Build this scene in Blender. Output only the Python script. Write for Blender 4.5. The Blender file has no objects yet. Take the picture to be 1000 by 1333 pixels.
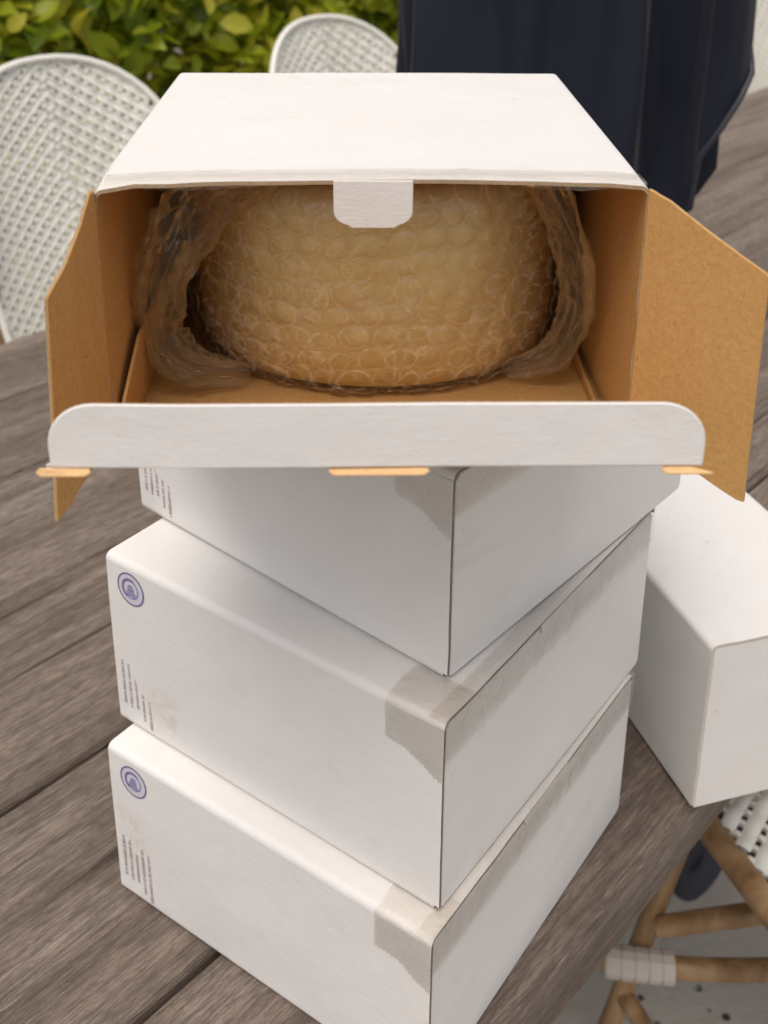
import bpy, bmesh, math, random
from math import sin, cos, pi, radians, sqrt
from mathutils import Vector, Matrix, noise

random.seed(7)
S = bpy.context.scene
C = S.collection

# ------------------------------------------------------------------ camera
TZ = 0.74                                   # table top above the paving
PITCH, ROLL = 0.3670427, 0.0065719
cam_d = bpy.data.cameras.new('camera')
cam = bpy.data.objects.new('camera', cam_d); C.objects.link(cam)
fw = Vector((0, cos(PITCH), -sin(PITCH))); r0 = Vector((1, 0, 0)); u0 = r0.cross(fw)
rr = r0*cos(ROLL) + u0*sin(ROLL); uu = -r0*sin(ROLL) + u0*cos(ROLL)
m = Matrix((rr, uu, -fw)).transposed().to_4x4(); m.translation = Vector((0, 0, 0.6053 + TZ))
cam.matrix_world = m
cam_d.sensor_fit = 'VERTICAL'; cam_d.sensor_height = 36; cam_d.sensor_width = 27
cam_d.lens = 1512.287/1333*36
cam_d.shift_y = -298.83/1333
cam_d.clip_start = 0.02; cam_d.clip_end = 300
cam_d.dof.use_dof = True; cam_d.dof.focus_distance = 0.57; cam_d.dof.aperture_fstop = 12.5
S.camera = cam

# ------------------------------------------------------------------ light
SUN_EL, SUN_AZ = radians(66), radians(200)        # azimuth clockwise from +Y
w = bpy.data.worlds.new('World'); S.world = w; w.use_nodes = True
nt = w.node_tree; bg = nt.nodes['Background']
sky = nt.nodes.new('ShaderNodeTexSky'); sky.sky_type = 'NISHITA'; sky.sun_disc = False
sky.sun_elevation = SUN_EL; sky.sun_rotation = SUN_AZ; sky.dust_density = 3.0; sky.air_density = 1.0; sky.ozone_density = 1.0
hs = nt.nodes.new('ShaderNodeHueSaturation'); hs.inputs['Saturation'].default_value = 0.22
nt.links.new(sky.outputs[0], hs.inputs['Color']); nt.links.new(hs.outputs[0], bg.inputs[0])
bg.inputs[1].default_value = 0.10
sd = bpy.data.lights.new('sun', 'SUN'); sd.energy = 1.3; sd.angle = radians(40); sd.color = (1, .88, .76)
sun = bpy.data.objects.new('sun', sd); C.objects.link(sun)
sdir = Vector((sin(SUN_AZ)*cos(SUN_EL), cos(SUN_AZ)*cos(SUN_EL), sin(SUN_EL)))
sun.rotation_euler = sdir.to_track_quat('Z', 'Y').to_euler(); sun.location = sdir*8 + Vector((0, 0, 1))
S.view_settings.view_transform = 'Standard'; S.view_settings.look = 'None'
S.view_settings.gamma = 1; S.view_settings.use_curve_mapping = False
S.view_settings.exposure = 0.58
S.cycles.transparent_max_bounces = 24
S.cycles.max_bounces = 10

# ------------------------------------------------------------------ helpers
def lerp(a, b, t): return a + (b - a)*t
def sm(t): t = max(0., min(1., t)); return t*t*(3 - 2*t)

class MB:
    def __init__(s): s.v = []; s.f = []; s.m = []
    def add(s, vs, fs, mi=0):
        o = len(s.v); s.v += [tuple(p) for p in vs]
        for f in fs: s.f.append(tuple(i + o for i in f)); s.m.append(mi)
    def box(s, c0, c1, mi=0):
        x0, y0, z0 = c0; x1, y1, z1 = c1
        s.add([(x0,y0,z0),(x1,y0,z0),(x1,y1,z0),(x0,y1,z0),(x0,y0,z1),(x1,y0,z1),(x1,y1,z1),(x0,y1,z1)],
              [(3,2,1,0),(4,5,6,7),(0,1,5,4),(1,2,6,5),(2,3,7,6),(3,0,4,7)], mi)
    def grid(s, g, mi=0, flip=False, closed=False):
        n, k = len(g), len(g[0]); vs = [p for r in g for p in r]; fs = []
        for i in range(n - 1):
            for j in range(k if closed else k - 1):
                a, b, c, d = i*k + j, i*k + (j+1) % k, (i+1)*k + (j+1) % k, (i+1)*k + j
                fs.append((d, c, b, a) if flip else (a, b, c, d))
        s.add(vs, fs, mi)
    def slab(s, go, gi, mo=0, mi=1, me=2):
        """board between an outer and an inner grid: outer, inner and cut edges"""
        s.grid(go, mo); s.grid(gi, mi, True)
        def rim(a, b, flip):
            s.grid([a, b], me, flip)
        rim(go[0], gi[0], True); rim(go[-1], gi[-1], False)
        rim([r[0] for r in go], [r[0] for r in gi], False); rim([r[-1] for r in go], [r[-1] for r in gi], True)
    def tube(s, pts, rad, seg=10, mi=0, caps=True, sq=1.0):
        pts = [Vector(p) for p in pts]; n = len(pts); g = []
        up = Vector((0, 0, 1)); prev = None
        for i, p in enumerate(pts):
            t = (pts[min(i+1, n-1)] - pts[max(i-1, 0)]).normalized()
            a = prev if prev is not None else (up if abs(t.dot(up)) < .9 else Vector((1, 0, 0)))
            a = (a - t*a.dot(t)).normalized(); prev = a; b = t.cross(a)
            R = rad[i] if isinstance(rad, (list, tuple)) else rad
            g.append([p + (a*cos(2*pi*j/seg) + b*sin(2*pi*j/seg)*sq)*R for j in range(seg)])
        s.grid(g, mi, False, True)
        if caps:
            s.add(g[0], [tuple(range(seg))], mi); s.add(g[-1], [tuple(reversed(range(seg)))], mi)
    def build(s, name, mats, parent=None, smooth=False, kind=None, auto=None):
        me = bpy.data.meshes.new(name); me.from_pydata(s.v, [], s.f)
        if not isinstance(mats, (list, tuple)): mats = [mats]
        for q in mats: me.materials.append(q)
        me.polygons.foreach_set('material_index', s.m)
        if smooth: me.polygons.foreach_set('use_smooth', [True]*len(me.polygons))
        me.update()
        if auto: 
            bm = bmesh.new(); bm.from_mesh(me); bmesh.ops.remove_doubles(bm, verts=bm.verts, dist=1e-6)
            bmesh.ops.recalc_face_normals(bm, faces=bm.faces)
            for e in bm.edges:
                if len(e.link_faces) == 2 and e.calc_face_angle(0) > auto: e.smooth = False
            for f in bm.faces: f.smooth = True
            bm.to_mesh(me); bm.free()
        o = bpy.data.objects.new(name, me); C.objects.link(o)
        if parent: o.parent = parent
        if kind: o['kind'] = kind
        return o

def plate(name, outline, O, e1, e2, t, mats, parent, bev=0.0004, bend=None, res=None):
    """a sheet of board: outline in (a, b) on the plane O + a e1 + b e2, thickness t away from the outer face"""
    e1 = Vector(e1); e2 = Vector(e2); nn = e1.cross(e2).normalized(); O = Vector(O)
    bm = bmesh.new()
    vo = [bm.verts.new(O + e1*a + e2*b) for a, b in outline]
    f = bm.faces.new(vo); f.material_index = 0
    ex = bmesh.ops.extrude_face_region(bm, geom=[f])
    vs = [x for x in ex['geom'] if isinstance(x, bmesh.types.BMVert)]
    bmesh.ops.translate(bm, verts=vs, vec=-nn*t)
    bmesh.ops.recalc_face_normals(bm, faces=bm.faces)
    for g in bm.faces:
        d = g.normal.dot(nn)
        g.material_index = 0 if d > .9 else (1 if d < -.9 else 2)
    bmesh.ops.bevel(bm, geom=[e for e in bm.edges if e.calc_face_angle(0) > .6], offset=bev, segments=1, affect='EDGES')
    if res:                                    # cut into strips so that the board can bow
        for k in range(1, res):
            for ax, lo, hi in ((e1, min(a for a, b in outline), max(a for a, b in outline)), (e2, min(b for a, b in outline), max(b for a, b in outline))):
                q = lerp(lo, hi, k/res)
                bmesh.ops.bisect_plane(bm, geom=bm.verts[:] + bm.edges[:] + bm.faces[:], plane_co=O + ax*q, plane_no=ax)
    if bend:
        for v in bm.verts:
            d = v.co - O; v.co += nn*bend(d.dot(e1), d.dot(e2))
    me = bpy.data.meshes.new(name); bm.to_mesh(me); bm.free()
    for q in mats: me.materials.append(q)
    o = bpy.data.objects.new(name, me); C.objects.link(o); o.parent = parent
    return o

def thing(name, label, cat, loc=(0,0,0), rz=0, group=None):
    o = bpy.data.objects.new(name, None); C.objects.link(o)
    o.empty_display_size = .05
    o.location = loc; o.rotation_euler = (0, 0, rz); o['label'] = label; o['category'] = cat
    if group: o['group'] = group
    return o
def copy_tree(o, parent=None):
    c = o.copy(); C.objects.link(c); c.parent = parent
    for ch in list(o.children): copy_tree(ch, c)
    return c

# ------------------------------------------------------------------ materials
def mat(name, col=(.8,.8,.8), rough=.6, spec=.4):
    q = bpy.data.materials.new(name); q.use_nodes = True
    b = q.node_tree.nodes['Principled BSDF']; b.inputs['Base Color'].default_value = (*col, 1)
    b.inputs['Roughness'].default_value = rough; b.inputs['Specular IOR Level'].default_value = spec
    return q
class N:
    """small wrapper round a material's nodes"""
    def __init__(s, q): s.t = q.node_tree; s.b = s.t.nodes.get('Principled BSDF')
    def new(s, typ, **kw):
        n = s.t.nodes.new('ShaderNode' + typ)
        for k, v in kw.items():
            if hasattr(n, k): setattr(n, k, v)
        return n
    def link(s, a, b): s.t.links.new(a, b)
    def coord(s, scale=(1,1,1), out='Object', rnd=False):
        c = s.new('TexCoord'); mp = s.new('Mapping'); mp.inputs['Scale'].default_value = scale
        if rnd:
            oi = s.new('ObjectInfo'); vm = s.new('VectorMath', operation='SCALE'); cb = s.new('CombineXYZ')
            for k in range(3): s.link(oi.outputs['Random'], cb.inputs[k])
            s.link(cb.outputs[0], vm.inputs[0]); vm.inputs['Scale'].default_value = 37.
            ad = s.new('VectorMath', operation='ADD'); s.link(c.outputs[out], ad.inputs[0]); s.link(vm.outputs[0], ad.inputs[1])
            s.link(ad.outputs[0], mp.inputs['Vector'])
        else: s.link(c.outputs[out], mp.inputs['Vector'])
        return mp.outputs[0]
    def noise(s, vec, scale=5, detail=4, rough=.5, dist=0):
        n = s.new('TexNoise'); n.inputs['Scale'].default_value = scale; n.inputs['Detail'].default_value = detail
        n.inputs['Roughness'].default_value = rough; n.inputs['Distortion'].default_value = dist
        s.link(vec, n.inputs['Vector']); return n.outputs['Fac']
    def ramp(s, fac, stops):
        n = s.new('ValToRGB'); e = n.color_ramp.elements
        while len(e) < len(stops): e.new(.5)
        for k, (p, c) in enumerate(stops): e[k].position = p; e[k].color = (*c, 1) if len(c) == 3 else c
        s.link(fac, n.inputs[0]); return n.outputs[0]
    def mix(s, fac, a, b, blend='MIX'):
        n = s.new('Mix'); n.data_type = 'RGBA'; n.blend_type = blend
        if isinstance(fac, (int, float)): n.inputs[0].default_value = fac
        else: s.link(fac, n.inputs[0])
        for v, i in ((a, 6), (b, 7)):
            if isinstance(v, tuple): n.inputs[i].default_value = (*v, 1)
            else: s.link(v, n.inputs[i])
        return n.outputs[2]
    def math(s, op, a, b=None):
        n = s.new('Math'); n.operation = op
        for v, i in ((a, 0), (b, 1)):
            if v is None: continue
            if isinstance(v, (int, float)): n.inputs[i].default_value = v
            else: s.link(v, n.inputs[i])
        return n.outputs[0]
    def bump(s, h, dist=.001, strength=1.):
        n = s.new('Bump'); n.inputs['Distance'].default_value = dist; n.inputs['Strength'].default_value = strength
        s.link(h, n.inputs['Height']); s.link(n.outputs[0], s.b.inputs['Normal']); return n

def board_white():
    q = mat('white_cardboard', (.80,.775,.755), .55, .3); n = N(q)
    v = n.coord()
    blot = n.noise(v, 14, 4, .6); fib = n.noise(n.coord((260, 40, 900)), 1, 3, .6); speck = n.noise(v, 900, 2, .5)
    col = n.mix(blot, (.735,.705,.68), (.825,.805,.79))
    col = n.mix(n.math('MULTIPLY', fib, .06), col, (.70,.665,.64))
    dirt = n.ramp(n.noise(v, 160, 2, .4), [(.0, (0,0,0)), (.775, (0,0,0)), (.80, (1,1,1))])
    col = n.mix(n.math('MULTIPLY', dirt, .35), col, (.30,.25,.21))
    sm_ = n.ramp(n.noise(n.coord((9, 9, 22), rnd=True), 1, 5, .65, 1.2), [(.60, (0,0,0)), (.78, (1,1,1))])
    col = n.mix(n.math('MULTIPLY', sm_, .40), col, (.60,.54,.47))
    scr = n.ramp(n.noise(n.coord((16, 90, 520), rnd=True), 1, 3, .6, .5), [(.70, (0,0,0)), (.77, (1,1,1))])
    col = n.mix(n.math('MULTIPLY', scr, .22), col, (.55,.51,.48))
    n.link(col, n.b.inputs['Base Color'])
    h = n.math('ADD', n.math('MULTIPLY', fib, .22), n.math('ADD', n.math('MULTIPLY', speck, .25), n.math('MULTIPLY', n.noise(v, 30, 3), 2.)))
    n.bump(h, .0006, .8); return q
def board_kraft(name, base, dark, light):
    q = mat(name, base, .75, .15); n = N(q); v = n.coord()
    fib = n.noise(n.coord((130, 700, 130)), 1, 3, .65); fl = n.noise(v, 420, 3, .7); blot = n.noise(v, 25, 4, .6)
    col = n.mix(n.ramp(fl, [(.3, (0,0,0)), (.72, (1,1,1))]), dark, light)
    col = n.mix(.62, col, base); col = n.mix(n.math('MULTIPLY', blot, .3), col, dark)
    sp = n.ramp(n.noise(v, 750, 1, .5), [(0, (0,0,0)), (.70, (0,0,0)), (.76, (1,1,1))])
    col = n.mix(n.math('MULTIPLY', sp, .5), col, (.16,.07,.022))
    n.link(col, n.b.inputs['Base Color'])
    n.bump(n.math('ADD', fib, n.math('MULTIPLY', fl, .5)), .0005, .7); return q
WHITE = board_white()
KRAFT = board_kraft('kraft_board', (.56,.315,.112), (.41,.205,.065), (.66,.41,.175))
EDGE = board_kraft('board_cut_edge', (.42,.31,.20), (.22,.15,.09), (.60,.46,.31))
RAW = board_kraft('raw_board_notch', (.72,.47,.24), (.58,.34,.15), (.80,.58,.34))
BRD = (WHITE, KRAFT, EDGE)
PALE = board_kraft('pale_cut_edge', (.60,.55,.50), (.50,.44,.38), (.70,.66,.61))
GREY_EDGE = board_kraft('dark_cut_edge', (.22,.18,.15), (.12,.095,.075), (.34,.29,.25))  # cut edge coloured darker, giving the dark seam line beside the lid
BRDC = (WHITE, KRAFT, GREY_EDGE)

def film(name, tint, alpha, rough, dif, bump=None, gloss=.85):
    """thin clear plastic: mostly see-through, a little milky, glossy"""
    q = bpy.data.materials.new(name); q.use_nodes = True; n = N(q); t = n.t
    n.b.inputs['Base Color'].default_value = (*dif, 1); n.b.inputs['Roughness'].default_value = rough
    n.b.inputs['Specular IOR Level'].default_value = .8
    tr = n.new('BsdfTransparent'); tr.inputs[0].default_value = (*tint, 1)
    mx = n.new('MixShader'); lw = n.new('LayerWeight'); lw.inputs['Blend'].default_value = .35
    fac = n.math('ADD', n.math('MULTIPLY', lw.outputs['Facing'], alpha[1]), alpha[0])
    if bump:
        v = n.coord(); b = n.bump(n.noise(v, bump[0], 4, .6, 1.5), bump[1], 1.); n.link(b.outputs[0], lw.inputs['Normal'])
        if len(bump) > 2:
            pt = n.ramp(n.noise(v, bump[2], 3, .6, .6), [(.42, (0,0,0)), (.62, (1,1,1))])
            fac = n.math('ADD', fac, n.math('MULTIPLY', pt, .10))
    at = n.new('Attribute'); at.attribute_name = 'rim'
    fac = n.math('ADD', fac, n.math('MULTIPLY', at.outputs['Fac'], alpha[2] if len(alpha) > 2 else 0))
    fac = n.math('MINIMUM', fac, 1.)
    n.b.inputs['Specular IOR Level'].default_value = 0
    n.link(fac, mx.inputs[0]); n.link(tr.outputs[0], mx.inputs[1]); n.link(n.b.outputs[0], mx.inputs[2])
    gl = n.new('BsdfGlossy'); gl.inputs['Roughness'].default_value = rough
    fr = n.new('Fresnel'); fr.inputs['IOR'].default_value = 1.5; m2 = n.new('MixShader')
    if bump: n.link(b.outputs[0], fr.inputs['Normal']); n.link(b.outputs[0], gl.inputs['Normal'])
    n.link(n.math('MINIMUM', n.math('MULTIPLY', fr.outputs[0], gloss), .9), m2.inputs[0]); n.link(mx.outputs[0], m2.inputs[1]); n.link(gl.outputs[0], m2.inputs[2])
    n.link(m2.outputs[0], t.nodes['Material Output'].inputs['Surface'])
    return q
TAPE = film('clear_packing_tape', (.985,.972,.955), (.03,.10), .09, (.84,.79,.73), (90, .0012, 40), .55)
BUBBLE = film('bubble_film', (1.,.99,.965), (.006,.04,.46), .075, (1.,.91,.72), None, .68)
FILM = film('crumpled_film', (.99,.955,.885), (.03,.16), .07, (1.,.84,.56), (80, .0012), .42)

def emblem_mat(c): return mat('emblem_ink', c, .5, .2)
INK_BLUE = emblem_mat((.17,.165,.32)); INK_PALE = mat('emblem_pale_ink', (.64,.61,.67), .5, .2); INK_MID = mat('emblem_mid_ink', (.26,.25,.50), .5, .2)
INK_GREY = mat('text_ink', (.43,.375,.36), .6, .2)

def weathered():
    q = mat('weathered_wood', rough=.62, spec=.38); n = N(q)
    g1 = n.noise(n.coord((2.2, 26, 26), rnd=True), 1, 8, .62, .8)
    g2 = n.noise(n.coord((7, 190, 190), rnd=True), 1, 5, .7, .5)
    blot = n.noise(n.coord((4, 7, 7), rnd=True), 1, 4, .6)
    col = n.ramp(g1, [(.26, (.085,.060,.046)), (.42, (.195,.148,.118)), (.56, (.285,.224,.185)), (.74, (.40,.33,.285))])
    col = n.mix(n.ramp(g2, [(.36, (.55,.55,.55)), (.54, (0,0,0))]), col, (.075,.055,.043))
    col = n.mix(n.math('MULTIPLY', blot, .35), col, (.275,.212,.172))
    crk = n.ramp(n.noise(n.coord((1.4, 60, 60), rnd=True), 1, 3, .5, .3), [(.0, (1,1,1)), (.31, (1,1,1)), (.36, (0,0,0))])
    col = n.mix(n.math('MULTIPLY', crk, .8), col, (.035,.025,.02))
    g3 = n.noise(n.coord((55, 620, 620), rnd=True), 1, 4, .75, .4)
    col = n.mix(n.ramp(g3, [(.40, (.55,.55,.55)), (.54, (0,0,0))]), col, (.065,.046,.036))
    col = n.mix(n.ramp(g3, [(.58, (0,0,0)), (.72, (.55,.55,.55))]), col, (.40,.345,.31))
    mot = n.noise(n.coord((70, 150, 150), rnd=True), 1, 5, .7)
    col = n.mix(n.ramp(mot, [(.38, (.4,.4,.4)), (.52, (0,0,0))]), col, (.10,.074,.058))
    wv = n.noise(n.coord((5, 44, 44), rnd=True), 1, 5, .7, 2.2)
    col = n.mix(n.ramp(wv, [(.60, (0,0,0)), (.70, (.5,.5,.5))]), col, (.36,.305,.27))
    n.link(col, n.b.inputs['Base Color'])
    h = n.math('SUBTRACT', n.math('ADD', n.math('MULTIPLY', g1, .7), n.math('ADD', g2, g3)), n.math('MULTIPLY', crk, .8))
    n.bump(h, .0022, .9); return q
WOOD = weathered()

def bamboo():
    q = mat('rattan_pole', rough=.42, spec=.45); n = N(q); v = n.coord((30, 30, 3), rnd=True)
    a = n.noise(v, 1, 5, .6, .4); b = n.noise(n.coord((160,160,12), rnd=True), 1, 3, .6)
    col = n.ramp(a, [(.3, (.15,.080,.034)), (.5, (.31,.190,.092)), (.72, (.48,.33,.185))])
    col = n.mix(n.math('MULTIPLY', b, .35), col, (.22,.11,.045)); n.link(col, n.b.inputs['Base Color']); n.bump(b, .0008, .6); return q
BAMBOO = bamboo()
def strand():
    q = mat('white_woven_strand', (.74,.725,.66), .45, .4); n = N(q); v = n.coord()
    n.link(n.mix(n.noise(v, 8, 3), (.80,.785,.71), (.86,.845,.785)), n.b.inputs['Base Color'])
    n.bump(n.noise(n.coord((300,300,300)), 1, 2), .0005, .5); return q
STRAND = strand()
BIND = mat('binding_strand', (.50,.45,.41), .6, .3)
BLACKSTRAND = mat('black_woven_strand', (.018,.018,.02), .5, .4)
def navy():
    q = mat('navy_fabric', (.010,.012,.024), .75, .3); n = N(q); v = n.coord((1,1,1))
    n.link(n.mix(n.noise(v, 6, 3), (.0055,.007,.015), (.012,.016,.032)), n.b.inputs['Base Color'])
    n.b.inputs['Sheen Weight'].default_value = .12; n.b.inputs['Sheen Roughness'].default_value = .4
    n.bump(n.noise(n.coord((900,900,900)), 1, 2), .0004, .6); return q
NAVY = navy()
HEM = mat('hem_piping', (.022,.024,.034), .45, .5)
DARKBAG = mat('dark_grey_cloth', (.05,.05,.062), .7, .3)
def leafmat():
    q = mat('hedge_leaf', rough=.38, spec=.5); n = N(q)
    at = n.new('Attribute'); at.attribute_name = 'tone'
    oi = n.new('ObjectInfo')
    f = n.math('FRACT', n.math('ADD', at.outputs['Fac'], oi.outputs['Random']))
    col = n.ramp(f, [(0, (.10,.16,.014)), (.18, (.27,.35,.018)), (.45, (.50,.57,.03)), (.84, (.70,.70,.06)), (.97, (.80,.70,.08))])
    vn = n.noise(n.coord((40,40,40)), 1, 3); col = n.mix(n.math('MULTIPLY', vn, .25), col, (.06,.10,.012))
    n.link(col, n.b.inputs['Base Color'])
    tl = n.new('BsdfTranslucent'); n.link(col, tl.inputs[0]); mx = n.new('MixShader'); mx.inputs[0].default_value = .5
    n.link(n.b.outputs[0], mx.inputs[1]); n.link(tl.outputs[0], mx.inputs[2]); n.link(mx.outputs[0], n.t.nodes['Material Output'].inputs[0])
    return q
LEAF = leafmat()
BARK = mat('hedge_bark', (.10,.075,.055), .85, .2)
def stone():
    q = mat('paving_stone', rough=.8, spec=.25); n = N(q); v = n.coord(rnd=True)
    a = n.noise(v, 5, 6, .6); b = n.noise(v, 60, 4, .6)
    col = n.mix(a, (.46,.42,.375), (.60,.56,.50)); col = n.mix(n.math('MULTIPLY', b, .4), col, (.44,.40,.36))
    ye = n.ramp(n.noise(v, 7, 3, .5), [(.0, (0,0,0)), (.60, (0,0,0)), (.68, (1,1,1))])
    col = n.mix(n.math('MULTIPLY', ye, .45), col, (.34,.27,.11))
    vo = n.new('TexVoronoi'); vo.inputs['Scale'].default_value = 26; vo.inputs['Randomness'].default_value = 1; n.link(v, vo.inputs['Vector'])
    pit = n.ramp(vo.outputs['Distance'], [(0, (1,1,1)), (.09, (1,1,1)), (.15, (0,0,0))])
    pk = n.ramp(n.noise(v, 11, 2), [(.45, (0,0,0)), (.55, (1,1,1))]); pit = n.math('MULTIPLY', pit, pk)
    col = n.mix(pit, col, (.06,.048,.042)); n.link(col, n.b.inputs['Base Color'])
    n.bump(n.math('SUBTRACT', b, n.math('MULTIPLY', pit, 2.)), .004, .8); return q
STONE = stone()
GROUND = mat('sandy_ground', (.20,.175,.15), .9, .2)
n_ = N(GROUND); n_.link(n_.mix(n_.noise(n_.coord(), 6, 6, .6), (.14,.12,.10), (.27,.24,.20)), n_.b.inputs['Base Color'])
n_.bump(n_.noise(n_.coord(), 60, 4), .01, .6)

# table axes: planks run along TD, TN points across the table away from the camera
TA = radians(48.34)
TD = Vector((cos(TA), sin(TA), 0)); TN = Vector((-sin(TA), cos(TA), 0))
def tp(s, n, z=0.): return TD*s + TN*n + Vector((0, 0, z + TZ))      # z measured from the table top

# ------------------------------------------------------------------ ground and paving
mb = MB(); mb.grid([[(x, y, -.012) for x in (-120, -10, 10, 120)] for y in (-120, -10, 10, 120)], 0, True)
gr = mb.build('ground', GROUND, kind='structure')
pav = bpy.data.objects.new('paving', None); C.objects.link(pav); pav['kind'] = 'structure'; pav.location = (0, 0, 0); pav.rotation_euler = (0, 0, radians(17))
mb = MB(); mb.grid([[(x, y, -.006) for x in (-2.5, 6)] for y in (-2, 7)], 0, True); mb.build('mortar_bed', GROUND, pav)
def slab_bm(wx, wy, seed):
    mb = MB(); rs = random.Random(seed); nseg = 9
    ring = []
    for k in range(4):
        c = [(-.5,-.5),(.5,-.5),(.5,.5),(-.5,.5)]; a, b = c[k], c[(k+1) % 4]
        for j in range(3):
            t = j/3; ring.append((lerp(a[0],b[0],t)*wx + rs.uniform(-.004,.004), lerp(a[1],b[1],t)*wy + rs.uniform(-.004,.004)))
    n = len(ring)
    vs = [(x, y, -.01) for x, y in ring] + [(x, y, .022) for x, y in ring] + [(x*.985, y*.985, .027) for x, y in ring]
    fs = [(j, (j+1) % n, n + (j+1) % n, n + j) for j in range(n)] + [(n+j, n+(j+1) % n, 2*n+(j+1) % n, 2*n+j) for j in range(n)] + [tuple(range(2*n, 3*n))]
    mb.add(vs, fs); return mb
row = -.9; k = 0
while row < 2.6:
    hh = random.choice((.30, .40, .46)); x = -.7 + random.uniform(0, .3)
    while x < 3.0:
        ww = random.choice((.34, .46, .58))
        o = slab_bm(ww - .014, hh - .014, k).build('paving_stone', STONE, pav); o.location = (x + ww/2, row + hh/2, random.uniform(-.002, .002))
        x += ww; k += 1
    row += hh

# ------------------------------------------------------------------ hedge
HN = 2.42
hedge = thing('hedge', 'tall leafy green hedge with yellowish leaves behind the woven chairs', 'hedge', tp(2.2, HN + .45, -TZ), TA)
def leaf_geo(L, W):
    vs = []; rows = [(-.5, .06), (-.2, .8), (.12, 1.0), (.36, .62), (.5, .03)]
    for t, wd in rows:
        for sx in (-1, 0, 1): vs.append((t*L, sx*wd*W/2, abs(sx)*wd*W*.16 - t*t*L*.35))
    fs = []
    for i in range(len(rows) - 1):
        for j in range(2): a = i*3 + j; fs.append((a, a+1, a+4, a+3))
    return vs, fs
LV, LF = leaf_geo(.084, .050)
def rand_leaf_matrix(front):
    e = Matrix.Rotation(random.uniform(0, 2*pi), 4, 'Z') @ Matrix.Rotation(random.gauss(.5, .5), 4, 'Y') @ Matrix.Rotation(random.gauss(0, .5), 4, 'X')
    # tilt outwards towards the light in front of the hedge (-y)
    return Matrix.Rotation(radians(random.gauss(28, 24)), 4, 'X') @ e @ Matrix.Scale(random.uniform(.7, 1.25), 4)
def leaf_pos(lo, hi, z0, z1, d0=0., d1=.55):
    x = random.uniform(lo, hi); z = random.uniform(z0, z1); d = d0 + (d1 - d0)*random.random()**1.7
    lump = noise.noise(Vector((x*2.1, z*2.3, 3.))) * .16 + noise.noise(Vector((x*6, z*6, 9.))) * .05
    return Vector((x, -.45 + d - lump, z))
leafmeshes = []
for i in range(6):
    me = bpy.data.meshes.new('leaf'); me.from_pydata(*[LV, [], LF][:1], [], LF); me.materials.append(LEAF)
    me.polygons.foreach_set('use_smooth', [True]*len(me.polygons))
    a = me.attributes.new('tone', 'FLOAT', 'POINT'); a.data.foreach_set('value', [0.]*len(LV)); leafmeshes.append(me)
for i in range(280):
    o = bpy.data.objects.new('leaf', leafmeshes[i % 6]); C.objects.link(o); o.parent = hedge
    p = leaf_pos(-1.35, 1.0, .45, 1.0, -.04, .12)
    o.matrix_local = Matrix.Translation(p) @ rand_leaf_matrix(True)
vs, fs, tn = [], [], []
def put_leaves(num, *rng):
    for _ in range(num):
        M = Matrix.Translation(leaf_pos(*rng)) @ rand_leaf_matrix(False); o = len(vs); t = random.random()
        vs.extend(tuple(M @ Vector(v)) for v in LV); fs.extend(tuple(i + o for i in f) for f in LF); tn.extend([t]*len(LV))
put_leaves(9000, -1.8, 1.4, .1, 1.3)
put_leaves(9000, -2.6, 3.6, 0, 2.3)
me = bpy.data.meshes.new('foliage'); me.from_pydata(vs, [], fs); me.materials.append(LEAF)
me.polygons.foreach_set('use_smooth', [True]*len(me.polygons))
a = me.attributes.new('tone', 'FLOAT', 'POINT'); a.data.foreach_set('value', tn)
o = bpy.data.objects.new('foliage', me); C.objects.link(o); o.parent = hedge; o['kind'] = 'stuff'
for i in range(16):
    mb = MB(); x = -2.5 + i*.4 + random.uniform(-.1, .1); pts = [(x + random.uniform(-.08,.08)*j, random.uniform(-.1,.15), -.02 + j*.38) for j in range(6)]
    mb.tube(pts, [.022 - .003*j for j in range(6)], 7); 
    for j in range(1, 5):
        for q in range(3):
            b = Vector(pts[j]); e = b + Vector((random.uniform(-.3,.3), random.uniform(-.5,-.1), random.uniform(.05,.3)))
            mb.tube([b, (b+e)/2 + Vector((0,0,.02)), e], [.009,.006,.003], 5)
    mb.build('stem', BARK, hedge, True)

# ------------------------------------------------------------------ table
table = thing('wooden_table', 'long weathered grey brown plank table carrying the stacked white boxes', 'table', tp(1.7, .7534, -TZ), TA)
L0, L1 = -2.15, 2.15                         # along the planks, local x
seams = [.2432, .3976, .5832, .783, .9656, 1.12, 1.2635]
for i in range(6):
    a, b = seams[i] - .7534, seams[i+1] - .7534; gap = .0022
    if i in (1, 2): a += .0012
    if i in (0, 1): b -= .0012
    wd = b - a - gap; nx = 90
    mb = MB(); rs = random.Random(i + 40); rows = []
    th = .047
    prof = [(-.5, -th), (-.5, -.006), (-.5, -.004), (-.485, -.0006), (-.25, 0), (0, 0.0004), (.25, 0), (.485, -.0006), (.5, -.004), (.5, -th)]
    if i == 0: prof[1] = (-.5, -.012); prof[2] = (-.492, -.0055); prof[3] = (-.465, -.0012)
    for k in range(nx + 1):
        x = lerp(L0, L1, k/nx) + (rs.uniform(-.004,.004) if k in (0, nx) else 0); r = []
        wob = noise.noise(Vector((x*5, i*7.3, 0)))*.0016
        for q, (yy, zz) in enumerate(prof):
            ed = noise.noise(Vector((x*22, i*3.1 + q*.4, 5)))*.0013 if q in (2, 3, 7, 8) else 0
            r.append((x, (a + b)/2 + yy*wd + wob*(1 if abs(yy) > .4 else 0) + ed, -0.0006*(i % 2) + zz - abs(ed)*1.2))
        rows.append(r)
    mb.grid(rows, 0, True, True)
    mb.add(rows[0], [tuple(range(len(prof)))]); mb.add(rows[-1], [tuple(reversed(range(len(prof))))])
    o = mb.build('plank', WOOD, table, auto=.7); o.location = (0, 0, TZ)
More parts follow.
